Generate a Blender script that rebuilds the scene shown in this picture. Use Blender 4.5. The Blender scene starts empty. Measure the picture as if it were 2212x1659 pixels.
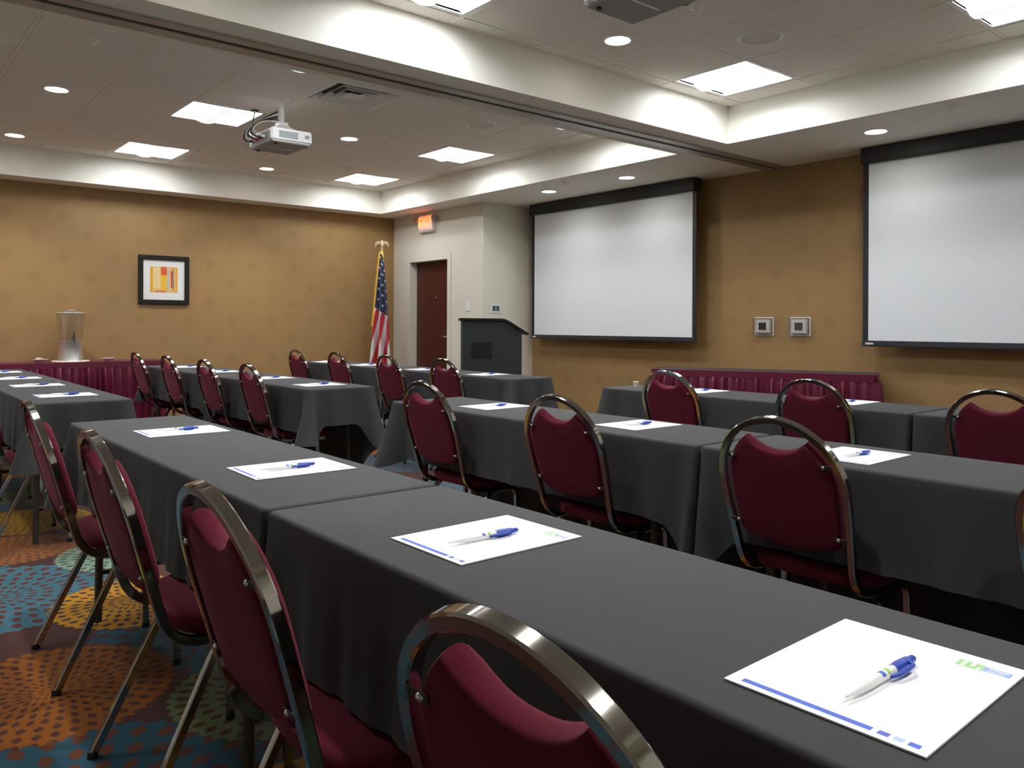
import bpy, bmesh, math, random
from mathutils import Vector, Matrix
random.seed(7)
scene = bpy.context.scene
C = scene.collection
PI = math.pi

# ------------------------------------------------------------------ camera
F_PX, W_PX, HOR = 1734.0, 2212.0, 702.0
AY = math.atan((3192.0 - 1106.0) / F_PX)
ROLL = math.radians(0.25)
CAM_H = 1.15
cam_data = bpy.data.cameras.new('camera')
cam_data.sensor_fit = 'HORIZONTAL'
cam_data.sensor_width = 36.0
cam_data.lens = F_PX / W_PX * 36.0
cam_data.shift_y = -(829.5 - HOR) / W_PX
cam_data.clip_start = 0.02
cam = bpy.data.objects.new('camera', cam_data)
C.objects.link(cam)
_r0 = Vector((math.cos(AY), math.sin(AY), 0)); _up = Vector((0, 0, 1))
_fw = Vector((-math.sin(AY), math.cos(AY), 0))
_r = _r0 * math.cos(ROLL) + _up * math.sin(ROLL)
_u = -_r0 * math.sin(ROLL) + _up * math.cos(ROLL)
mw = Matrix.Identity(4)
for i in range(3):
    mw[i][0] = _r[i]; mw[i][1] = _u[i]; mw[i][2] = -_fw[i]
mw[0][3] = 0; mw[1][3] = 0; mw[2][3] = CAM_H
cam.matrix_world = mw
scene.camera = cam

# ------------------------------------------------------------------ world, exposure, light levels
world = bpy.data.worlds.new('world'); scene.world = world
world.use_nodes = True
world.node_tree.nodes['Background'].inputs[0].default_value = (0.5, 0.5, 0.5, 1)
world.node_tree.nodes['Background'].inputs[1].default_value = 0.02
scene.view_settings.view_transform = 'Standard'
scene.view_settings.look = 'None'
scene.view_settings.exposure = 1.0
scene.view_settings.gamma = 1.0
scene.view_settings.use_curve_mapping = False
scene.cycles.use_denoising = True
scene.cycles.adaptive_threshold = 0.02
scene.cycles.caustics_reflective = False
scene.cycles.caustics_refractive = False
scene.cycles.sample_clamp_indirect = 8.0
scene.cycles.diffuse_bounces = 6
scene.cycles.glossy_bounces = 3
scene.cycles.max_bounces = 9
TROFFER_E = 16.0       # emission of the lit reflectors in the 2x2 fixtures
CAN_E = 14.0           # emission of the recessed can lenses
CAN_W = 62.0           # beam of a tray-ceiling can
SOF_W = 9.0           # beam of a soffit can

# ------------------------------------------------------------------ room dimensions (metres)
XL, XR, YB, YF = -9.45, 1.40, -2.20, 6.53
YD, XRET = 5.756, -7.46            # door wall (stands proud of the screen wall) and its return
ZS, ZC = 2.59, 2.885               # soffit and coffer ceiling
CL = (-9.14, -4.30, -1.50, 5.37)   # left coffer
CR = (-3.80, 1.08, -1.50, 5.37)    # right coffer
T = 0.61

# ------------------------------------------------------------------ node helpers
class NT:
    def __init__(self, name):
        self.mat = bpy.data.materials.new(name); self.mat.use_nodes = True
        self.t = self.mat.node_tree; self.t.nodes.clear()
        self.out = self.t.nodes.new('ShaderNodeOutputMaterial')
    def n(self, typ, **kw):
        nd = self.t.nodes.new(typ)
        for k, v in kw.items(): setattr(nd, k, v)
        return nd
    def link(self, a, b): self.t.links.new(a, b)
    def setin(self, sock, v):
        if isinstance(v, bpy.types.NodeSocket): self.link(v, sock)
        else: sock.default_value = v
    def m(self, op, a, b=None, c=None):
        nd = self.n('ShaderNodeMath', operation=op)
        self.setin(nd.inputs[0], a)
        if b is not None: self.setin(nd.inputs[1], b)
        if c is not None: self.setin(nd.inputs[2], c)
        return nd.outputs[0]
    def mix(self, fac, a, b):
        nd = self.n('ShaderNodeMix', data_type='RGBA')
        self.setin(nd.inputs[0], fac)
        self.setin(nd.inputs[6], a if isinstance(a, bpy.types.NodeSocket) else (*a[:3], 1))
        self.setin(nd.inputs[7], b if isinstance(b, bpy.types.NodeSocket) else (*b[:3], 1))
        return nd.outputs[2]
    def obj(self):
        tc = self.n('ShaderNodeTexCoord'); s = self.n('ShaderNodeSeparateXYZ')
        self.link(tc.outputs['Object'], s.inputs[0])
        return tc.outputs['Object'], s.outputs[0], s.outputs[1], s.outputs[2]
    def noise(self, vec, scale, detail=2.0, rough=0.5):
        nd = self.n('ShaderNodeTexNoise')
        if vec is not None: self.link(vec, nd.inputs['Vector'])
        nd.inputs['Scale'].default_value = scale; nd.inputs['Detail'].default_value = detail
        nd.inputs['Roughness'].default_value = rough
        return nd.outputs['Fac']
    def bsdf(self, col, rough=0.5, metal=0.0, spec=0.5, sheen=0.0, coat=0.0, bump=None, bstr=0.2, bdist=0.002,
             emit=None, estr=0.0, sheen_rough=0.5, sheen_tint=(1, 1, 1)):
        b = self.n('ShaderNodeBsdfPrincipled')
        self.setin(b.inputs['Base Color'], col if isinstance(col, bpy.types.NodeSocket) else (*col[:3], 1))
        self.setin(b.inputs['Roughness'], rough)
        b.inputs['Metallic'].default_value = metal
        b.inputs['Specular IOR Level'].default_value = spec
        b.inputs['Sheen Weight'].default_value = sheen
        b.inputs['Sheen Roughness'].default_value = sheen_rough
        b.inputs['Sheen Tint'].default_value = (*sheen_tint, 1)
        b.inputs['Coat Weight'].default_value = coat
        if emit is not None:
            self.setin(b.inputs['Emission Color'], emit if isinstance(emit, bpy.types.NodeSocket) else (*emit[:3], 1))
            self.setin(b.inputs['Emission Strength'], estr)
        if bump is not None:
            bp = self.n('ShaderNodeBump'); bp.inputs['Strength'].default_value = bstr
            bp.inputs['Distance'].default_value = bdist
            self.link(bump, bp.inputs['Height']); self.link(bp.outputs[0], b.inputs['Normal'])
        self.link(b.outputs[0], self.out.inputs[0])
        return b
    def inrange(self, v, a, b):
        return self.m('MULTIPLY', self.m('GREATER_THAN', v, a), self.m('LESS_THAN', v, b))
    def rect(self, x, y, x0, x1, y0, y1):
        return self.m('MULTIPLY', self.inrange(x, x0, x1), self.inrange(y, y0, y1))

def simple(name, col, rough=0.5, metal=0.0, spec=0.5, var=0.08, scale=30, bump=0.0, bscale=200, **kw):
    """plain coloured surface with fine procedural mottling"""
    t = NT(name); v, x, y, z = t.obj()
    f = t.noise(v, scale, 3)
    d = tuple(c * (1 - var) for c in col); l = tuple(min(1, c * (1 + var)) for c in col)
    col_s = t.mix(f, d, l)
    bp = t.noise(v, bscale, 2) if bump else None
    t.bsdf(col_s, rough, metal, spec, bump=bp, bstr=bump, **kw)
    return t.mat

# ------------------------------------------------------------------ materials
M = {}
M['plaster'] = simple('plaster', (0.87, 0.85, 0.78), 0.75, spec=0.25, var=0.02, scale=6, bump=0.05, bscale=300)
M['cream'] = simple('cream_paint', (0.72, 0.69, 0.60), 0.7, spec=0.25, var=0.02, scale=5, bump=0.06, bscale=260)
M['tile'] = simple('ceiling_tile_fibre', (0.84, 0.80, 0.74), 0.9, spec=0.1, var=0.05, scale=90, bump=0.35, bscale=420)
M['tgrid'] = simple('tile_grid_metal', (0.86, 0.83, 0.77), 0.5, spec=0.3, var=0.02)
M['slot'] = simple('track_slot_dark', (0.03, 0.028, 0.025), 0.8, var=0.1)
M['track'] = simple('track_aluminium', (0.42, 0.40, 0.37), 0.4, metal=0.6, var=0.04)
M['white_metal'] = simple('white_enamel', (0.82, 0.82, 0.80), 0.4, var=0.015)
M['white_plastic'] = simple('white_plastic', (0.80, 0.80, 0.80), 0.4, var=0.015)
M['grey_plastic'] = simple('grey_plastic', (0.30, 0.30, 0.30), 0.5, var=0.04)
M['dark_plastic'] = simple('dark_plastic', (0.02, 0.02, 0.022), 0.45, var=0.1)
M['black_rubber'] = simple('black_rubber', (0.012, 0.012, 0.012), 0.7, var=0.1)
M['screen_black'] = simple('screen_black', (0.012, 0.014, 0.017), 0.55, var=0.1)
M['screen_bar'] = simple('screen_bar_metal', (0.03, 0.034, 0.04), 0.35, var=0.1)
M['screen_white'] = simple('screen_matte_white', (0.78, 0.815, 0.86), 0.85, spec=0.1, var=0.006, scale=3)
M['maroon_wood'] = None
M['bracket'] = simple('bracket_black', (0.02, 0.02, 0.02), 0.5, var=0.1)
M['screw'] = simple('screw_steel', (0.6, 0.6, 0.58), 0.25, metal=1.0, var=0.03)
M['table_leg'] = simple('table_leg_metal', (0.075, 0.066, 0.055), 0.4, metal=0.5, var=0.08)
M['table_ply'] = simple('table_laminate', (0.25, 0.17, 0.10), 0.6, var=0.15, scale=12)
M['lectern'] = simple('lectern_laminate', (0.030, 0.033, 0.034), 0.65, spec=0.3, var=0.25, scale=160)
M['lectern_top'] = simple('lectern_black_edge', (0.008, 0.008, 0.008), 0.45, spec=0.3, var=0.1)
M['frame_black'] = simple('picture_frame_black', (0.007, 0.005, 0.005), 0.35, var=0.15)
M['matboard'] = simple('picture_matboard', (0.80, 0.80, 0.80), 0.8, var=0.01)
M['brass'] = simple('flag_brass', (0.82, 0.70, 0.42), 0.3, metal=0.8, var=0.05)
M['fringe'] = simple('flag_gold_fringe', (0.72, 0.42, 0.02), 0.7, var=0.3, scale=180)
M['pole_wood'] = simple('flag_pole_oak', (0.45, 0.30, 0.14), 0.45, var=0.15, scale=20)
M['steel'] = simple('brushed_steel', (0.80, 0.79, 0.78), 0.33, metal=0.9, var=0.04)
M['ivory'] = simple('ivory_ceramic', (0.82, 0.76, 0.62), 0.35, var=0.02)
M['fabric_edge'] = None
M['tape_black'] = M['screen_black']
M['blue_plastic'] = simple('pen_blue', (0.012, 0.055, 0.42), 0.3, var=0.06)
M['pen_tip'] = simple('pen_tip_grey', (0.62, 0.62, 0.64), 0.4, var=0.03)
M['lcd'] = simple('lcd_dark', (0.035, 0.037, 0.028), 0.25, var=0.2, scale=60)
M['blue_panel'] = simple('blue_panel', (0.03, 0.06, 0.12), 0.3, var=0.2)
M['tag'] = simple('screen_tag', (0.75, 0.62, 0.60), 0.6, var=0.05)
M['red_plug'] = simple('cable_plug_red', (0.5, 0.03, 0.05), 0.5, var=0.05)
M['cable_black'] = simple('cable_black', (0.012, 0.012, 0.014), 0.5, var=0.1)
M['cable_white'] = simple('cable_white', (0.75, 0.75, 0.75), 0.5, var=0.03)
M['proj_bottom'] = simple('projector_underside', (0.34, 0.33, 0.32), 0.6, var=0.04)

def chrome():
    t = NT('chair_chrome'); v, x, y, z = t.obj()
    f = t.noise(v, 9, 2)
    col = t.mix(f, (0.36, 0.345, 0.32), (0.46, 0.445, 0.42))
    r = t.m('MULTIPLY_ADD', f, 0.06, 0.06)
    t.bsdf(col, r, metal=1.0)
    return t.mat
M['chrome'] = chrome()

def burgundy():
    t = NT('burgundy_upholstery'); v, x, y, z = t.obj()
    f = t.noise(v, 420, 3, 0.6); g = t.noise(v, 7, 2)
    col = t.mix(f, (0.058, 0.0046, 0.0115), (0.150, 0.0155, 0.037))
    col = t.mix(t.m('MULTIPLY', g, 0.3), col, (0.14, 0.018, 0.036))
    t.bsdf(col, 0.9, spec=0.12, sheen=0.2, sheen_rough=0.35, sheen_tint=(1.0, 0.36, 0.46), bump=f, bstr=0.35, bdist=0.001)
    return t.mat
M['burgundy'] = burgundy()

def black_cloth():
    t = NT('charcoal_tablecloth'); v, x, y, z = t.obj()
    f = t.noise(v, 500, 2, 0.6); g = t.noise(v, 4, 3)
    col = t.mix(f, (0.029, 0.0298, 0.0322), (0.050, 0.0512, 0.0550))
    col = t.mix(t.m('MULTIPLY', g, 0.4), col, (0.042, 0.0432, 0.0465))
    t.bsdf(col, 0.75, spec=0.3, sheen=0.12, sheen_rough=0.2, sheen_tint=(.93, .97, 1.0), bump=f, bstr=0.25, bdist=0.0006)
    return t.mat
M['cloth'] = black_cloth()

def satin():
    t = NT('maroon_satin_skirt'); v, x, y, z = t.obj()
    f = t.noise(v, 60, 3)
    col = t.mix(f, (0.075, 0.003, 0.018), (0.150, 0.009, 0.040))
    t.bsdf(col, 0.36, spec=0.5, sheen=0.08, sheen_tint=(1, 0.4, 0.6))
    return t.mat
M['satin'] = satin()

def door_wood():
    t = NT('door_mahogany'); v, x, y, z = t.obj()
    mp = t.n('ShaderNodeMapping'); mp.inputs['Scale'].default_value = (30, 30, 1.5)
    t.link(v, mp.inputs[0])
    f = t.noise(mp.outputs[0], 2.0, 4)
    col = t.mix(f, (0.050, 0.010, 0.007), (0.095, 0.020, 0.012))
    t.bsdf(col, 0.4, spec=0.4)
    return t.mat
M['door'] = door_wood()

def wallpaper(name, axis, u0, v0, pu, pv):
    """tan paper with a faint sunburst motif on a half-drop repeat"""
    t = NT(name); v, x, y, z = t.obj()
    u = x if axis == 'x' else y
    masks = []
    for (a, b) in ((u0, v0), (u0 + pu / 2, v0 + pv / 2)):
        du = t.m('WRAP', t.m('SUBTRACT', u, a), pu / 2, -pu / 2)
        dv = t.m('WRAP', t.m('SUBTRACT', z, b), pv / 2, -pv / 2)
        r = t.m('SQRT', t.m('ADD', t.m('MULTIPLY', du, du), t.m('MULTIPLY', dv, dv)))
        ang = t.m('ARCTAN2', dv, du)
        ray = t.m('MULTIPLY_ADD', t.m('SINE', t.m('MULTIPLY', ang, 11.0)), 0.25, 0.6)
        q = t.m('DIVIDE', r, 0.072)
        disc = t.m('MAXIMUM', t.m('SUBTRACT', 1.0, t.m('MULTIPLY', q, q)), 0.0)
        hole = t.m('MULTIPLY_ADD', t.m('LESS_THAN', t.m('ABSOLUTE', t.m('SUBTRACT', r, 0.020)), 0.008), -0.45, 1.0)
        masks.append(t.m('MULTIPLY', t.m('MULTIPLY', disc, ray), hole))
    k = t.m('MAXIMUM', masks[0], masks[1])
    f = t.noise(v, 3.0, 3); g = t.noise(v, 160, 2)
    base = t.mix(f, (0.325, 0.196, 0.082), (0.360, 0.220, 0.094))
    base = t.mix(t.m('MULTIPLY', g, 0.25), base, (0.295, 0.176, 0.073))
    col = t.mix(t.m('MULTIPLY', k, 0.48), base, (0.20, 0.105, 0.045))
    t.bsdf(col, 0.55, spec=0.3, bump=g, bstr=0.08, bdist=0.001)
    return t.mat
M['paper_left'] = wallpaper('wallpaper_left', 'y', 1.488, 1.622, 0.51, 0.44)
M['paper_front'] = wallpaper('wallpaper_front', 'x', -4.326, 1.408, 0.50, 0.44)

def carpet():
    """patterned carpet: big dotted medallions in gold, blue, rust and green on dark brown"""
    t = NT('carpet_medallions'); v, x, y, z = t.obj()
    PX, PY = 3.70, 1.62
    wn = t.n('ShaderNodeTexNoise'); t.link(v, wn.inputs['Vector']); wn.inputs['Scale'].default_value = 60
    jit = t.m('MULTIPLY', t.m('SUBTRACT', wn.outputs['Fac'], 0.5), 0.012)
    x = t.m('ADD', x, jit); y = t.m('ADD', y, jit)
    brown = (0.060, 0.024, 0.020)
    col = t.mix(0.0, brown, brown)
    # cx, cy, radius, colour, dash colour, rings
    meds = [(-4.55, 0.20, 0.42, (0.045, 0.12, 0.155), (0.10, 0.03, 0.02), 6),
            (-3.95, 0.48, 0.48, (0.050, 0.135, 0.175), (0.10, 0.030, 0.022), 7),
            (-3.05, 1.02, 0.38, (0.020, 0.075, 0.110), (0.075, 0.025, 0.02), 5),
            (-2.05, 0.40, 0.50, (0.022, 0.080, 0.115), (0.12, 0.040, 0.022), 6),
            (-4.75, 0.66, 0.30, (0.27, 0.105, 0.040), (0.12, 0.05, 0.03), 6),
            (-2.85, 0.50, 0.37, (0.235, 0.080, 0.016), (0.065, 0.022, 0.020), 8),
            (-4.33, 1.08, 0.31, (0.21, 0.29, 0.20), (0.04, 0.085, 0.09), 6),
            (-2.42, 1.06, 0.33, (0.115, 0.155, 0.070), (0.085, 0.022, 0.020), 6),
            (-3.56, 0.94, 0.33, (0.42, 0.205, 0.030), (0.045, 0.030, 0.035), 7),
            (-5.38, 0.82, 0.34, (0.34, 0.185, 0.035), (0.10, 0.06, 0.03), 7),
            (-3.42, 0.26, 0.18, (0.25, 0.26, 0.03), (0.07, 0.03, 0.02), 3)]
    for cx, cy, R, c, dc, nr in meds:
        dx = t.m('WRAP', t.m('SUBTRACT', x, cx), PX / 2, -PX / 2)
        dy = t.m('WRAP', t.m('SUBTRACT', y, cy), PY / 2, -PY / 2)
        r = t.m('DIVIDE', t.m('SQRT', t.m('ADD', t.m('MULTIPLY', dx, dx), t.m('MULTIPLY', dy, dy))), R)
        ang = t.m('ARCTAN2', dy, dx)
        edge = t.m('MULTIPLY_ADD', t.m('SINE', t.m('MULTIPLY', ang, 44.0)), 0.022, 0.975)
        inside = t.m('LESS_THAN', r, edge)
        rr = t.m('MULTIPLY', t.m('POWER', r, 0.72), float(nr) * 1.2); ring = t.m('FLOOR', rr); fr = t.m('FRACT', rr)
        cnt = t.m('MULTIPLY_ADD', t.m('FLOOR', t.m('MULTIPLY', ring, 0.67)), 6.0, 12.0)
        s = t.m('SINE', t.m('ADD', t.m('MULTIPLY', ang, cnt), t.m('MULTIPLY', ring, 1.7)))
        bell = t.m('SUBTRACT', 1.0, t.m('ABSOLUTE', t.m('MULTIPLY_ADD', fr, 2.3, -1.15)))
        dash = t.m('GREATER_THAN', t.m('ADD', s, t.m('MULTIPLY', bell, 1.5)), 1.25)
        cc = t.mix(dash, c, dc)
        col = t.mix(inside, col, cc)
    f = t.noise(v, 300, 3, 0.7); g = t.noise(v, 25, 3)
    hsv = t.n('ShaderNodeHueSaturation'); t.link(col, hsv.inputs['Color'])
    t.link(t.m('MULTIPLY_ADD', f, 1.0, 0.6), hsv.inputs['Value'])
    hsv.inputs['Saturation'].default_value = 1.12
    col = t.mix(t.m('MULTIPLY', g, 0.18), hsv.outputs[0], brown)
    t.bsdf(col, 0.95, spec=0.1, sheen=0.15, bump=f, bstr=0.6, bdist=0.004)
    return t.mat
M['carpet'] = carpet()

def emitter(name, col, strength, pattern=False):
    t = NT(name); v, x, y, z = t.obj()
    if pattern:                       # perforated lamp basket: rows of small holes let more light through
        vo = t.n('ShaderNodeTexVoronoi'); t.link(v, vo.inputs['Vector']); vo.inputs['Scale'].default_value = 90
        vo.inputs['Randomness'].default_value = 0.0
        s = t.m('MULTIPLY_ADD', t.m('LESS_THAN', vo.outputs['Distance'], 0.33), 0.35 * strength, 0.8 * strength)
    else:
        s = t.m('MULTIPLY_ADD', t.noise(v, 6, 1), 0.1 * strength, 0.95 * strength)
    t.bsdf((0.8, 0.8, 0.8), 0.5, emit=col, estr=s)
    return t.mat
M['lamp'] = emitter('troffer_reflector_lit', (0.94, 0.975, 1.0), TROFFER_E)
M['basket'] = emitter('troffer_basket', (0.93, 0.96, 1.0), 0.46, True)
M['can_lamp'] = emitter('can_lamp', (1.0, 0.97, 0.90), CAN_E)
M['exit_red'] = emitter('exit_face_red', (1.0, 0.060, 0.015), 1.25)
M['exit_text'] = emitter('exit_letters', (1.0, 0.22, 0.02), 1.2)
M['reflector_cone'] = simple('can_reflector', (0.85, 0.85, 0.83), 0.25, metal=0.7, var=0.02)

def speaker_grille():
    t = NT('speaker_grille'); v, x, y, z = t.obj()
    vo = t.n('ShaderNodeTexVoronoi'); t.link(v, vo.inputs['Vector']); vo.inputs['Scale'].default_value = 130
    vo.inputs['Randomness'].default_value = 0.0
    col = t.mix(t.m('LESS_THAN', vo.outputs['Distance'], 0.35), (0.70, 0.68, 0.63), (0.28, 0.27, 0.25))
    t.bsdf(col, 0.6)
    return t.mat
M['grille'] = speaker_grille()

def vent_slats(name, base, dark, freq, axis='z'):
    t = NT(name); v, x, y, z = t.obj()
    k = t.m('GREATER_THAN', t.m('SINE', t.m('MULTIPLY', {'x': x, 'y': y, 'z': z}[axis], freq)), 0.1)
    t.bsdf(t.mix(k, base, dark), 0.5)
    return t.mat
M['proj_vent'] = vent_slats('projector_vent', (0.42, 0.43, 0.44), (0.22, 0.23, 0.24), 900)

def lectern_grille():
    t = NT('lectern_grille'); v, x, y, z = t.obj()
    k = t.m('GREATER_THAN', t.m('SINE', t.m('MULTIPLY', z, 620.0)), 0.0)
    t.bsdf(t.mix(k, (0.010, 0.011, 0.012), (0.004, 0.004, 0.005)), 0.7)
    return t.mat
M['lectern_grille'] = lectern_grille()

def art():
    t = NT('abstract_print'); v, x, y, z = t.obj()     # y to the right, z up, centred
    n = t.noise(v, 30, 3)
    yy = t.m('ADD', y, t.m('MULTIPLY', t.m('SUBTRACT', n, 0.5), 0.02))
    col = t.mix(t.noise(v, 12, 3), (0.80, 0.42, 0.05), (0.85, 0.60, 0.22))
    L = [(-0.15, -0.118, -0.15, 0.15, (0.78, 0.38, 0.02)), (-0.118, -0.035, -0.10, 0.14, (0.82, 0.62, 0.30)),
         (-0.035, 0.03, -0.15, 0.05, (0.85, 0.50, 0.03)), (-0.035, 0.03, 0.05, 0.15, (0.72, 0.11, 0.02)),
         (0.03, 0.06, -0.13, 0.13, (0.55, 0.48, 0.44)), (0.072, 0.09, -0.09, 0.10, (0.60, 0.06, 0.04)),
         (0.092, 0.104, -0.12, 0.13, (0.16, 0.17, 0.20)), (0.118, 0.15, -0.15, 0.15, (0.80, 0.40, 0.06)),
         (-0.10, 0.02, -0.15, -0.125, (0.75, 0.20, 0.08))]
    for a, b, c, d, k in L:
        col = t.mix(t.rect(yy, z, a, b, c, d), col, k)
    t.bsdf(col, 0.6)
    return t.mat
M['art'] = art()

def paper():
    t = NT('notepad_sheet'); v, x, y, z = t.obj()
    col = t.mix(t.noise(v, 8, 1), (0.86, 0.87, 0.89), (0.89, 0.90, 0.92))
    blue = (0.11, 0.18, 0.68)
    for r, k in (((-0.092, 0.052, -0.131, -0.1225), blue), ((0.058, 0.069, -0.131, -0.1225), (0.13, 0.18, 0.62)),
                 ((0.073, 0.083, -0.131, -0.1225), (0.45, 0.62, 0.90)), ((0.087, 0.098, -0.131, -0.1225), blue),
                 ((0.044, 0.072, 0.099, 0.118), (0.33, 0.62, 0.28)), ((0.072, 0.100, 0.102, 0.116), (0.28, 0.38, 0.85)),
                 ((0.076, 0.097, 0.1105, 0.1135), (0.75, 0.80, 0.97)), ((0.076, 0.094, 0.1045, 0.1065), (0.75, 0.80, 0.97)),
                 ((0.049, 0.053, 0.101, 0.116), (0.86, 0.88, 0.86)), ((0.058, 0.062, 0.107, 0.118), (0.86, 0.88, 0.86)),
                 ((0.066, 0.069, 0.099, 0.110), (0.86, 0.88, 0.86))):
        col = t.mix(t.rect(x, y, *r), col, k)
    t.bsdf(col, 0.7, spec=0.2)
    return t.mat
M['paper'] = paper()

def pen_barrel():
    t = NT('pen_barrel_white'); v, x, y, z = t.obj()
    col = t.mix(t.noise(v, 20, 1), (0.80, 0.80, 0.82), (0.84, 0.84, 0.86))
    side = t.m('GREATER_THAN', z, 0.002)
    col = t.mix(t.m('MULTIPLY', side, t.inrange(y, -0.004, 0.003)), col, (0.05, 0.13, 0.62))
    col = t.mix(t.m('MULTIPLY', side, t.inrange(y, 0.008, 0.014)), col, (0.36, 0.60, 0.10))
    t.bsdf(col, 0.35)
    return t.mat
M['pen_barrel'] = pen_barrel()

def flag_mat():
    t = NT('flag_cloth')
    uv = t.n('ShaderNodeUVMap'); s = t.n('ShaderNodeSeparateXYZ'); t.link(uv.outputs[0], s.inputs[0])
    u, v = s.outputs[0], s.outputs[1]                 # u across the drape, v downwards
    w = t.m('ADD', u, t.m('MULTIPLY', v, 1.1))
    st = t.m('GREATER_THAN', t.m('FRACT', t.m('ADD', t.m('MULTIPLY', w, 2.15), 0.10)), 0.5)
    col = t.mix(st, (0.70, 0.70, 0.70), (0.50, 0.008, 0.022))
    blue = t.m('LESS_THAN', v, t.m('MULTIPLY_ADD', u, 0.085, 0.465))
    stars = None
    for a, b in ((0.22, 0.03), (0.62, 0.075)):
        du = t.m('WRAP', t.m('SUBTRACT', u, a), 0.40, -0.40)
        dv = t.m('WRAP', t.m('SUBTRACT', t.m('MULTIPLY_ADD', u, -0.035, v), b), 0.045, -0.045)
        wd = t.m('MULTIPLY_ADD', v, 0.42, 0.060)
        du = t.m('MULTIPLY', du, wd)
        dv = t.m('MULTIPLY', dv, 1.45)
        rad = t.m('SQRT', t.m('ADD', t.m('MULTIPLY', du, du), t.m('MULTIPLY', dv, dv)))
        an = t.m('ARCTAN2', du, dv)
        lim = t.m('MULTIPLY_ADD', t.m('COSINE', t.m('MULTIPLY', an, 5.0)), 0.0045, 0.0150)
        k = t.m('LESS_THAN', rad, lim)
        stars = k if stars is None else t.m('MAXIMUM', stars, k)
    bcol = t.mix(stars, (0.008, 0.018, 0.085), (0.72, 0.74, 0.78))
    col = t.mix(blue, col, bcol)
    t.bsdf(col, 0.6, spec=0.3, sheen=0.2)
    return t.mat
M['flag'] = flag_mat()

def clear_plastic():
    t = NT('clear_plastic'); v, x, y, z = t.obj()
    g = t.n('ShaderNodeBsdfGlossy'); g.inputs['Roughness'].default_value = 0.06
    g.inputs['Color'].default_value = (0.9, 0.9, 0.9, 1)
    tr = t.n('ShaderNodeBsdfTransparent')
    t.link(t.mix(t.noise(v, 5, 1), (0.95, 0.95, 0.95), (0.975, 0.975, 0.975)), tr.inputs[0])
    lw = t.n('ShaderNodeLayerWeight'); lw.inputs[0].default_value = 0.22
    mx = t.n('ShaderNodeMixShader')
    t.link(t.m('MULTIPLY_ADD', lw.outputs['Facing'], 0.45, 0.04), mx.inputs[0])
    t.link(tr.outputs[0], mx.inputs[1]); t.link(g.outputs[0], mx.inputs[2])
    t.link(mx.outputs[0], t.out.inputs[0])
    return t.mat
M['clear'] = clear_plastic()

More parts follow.
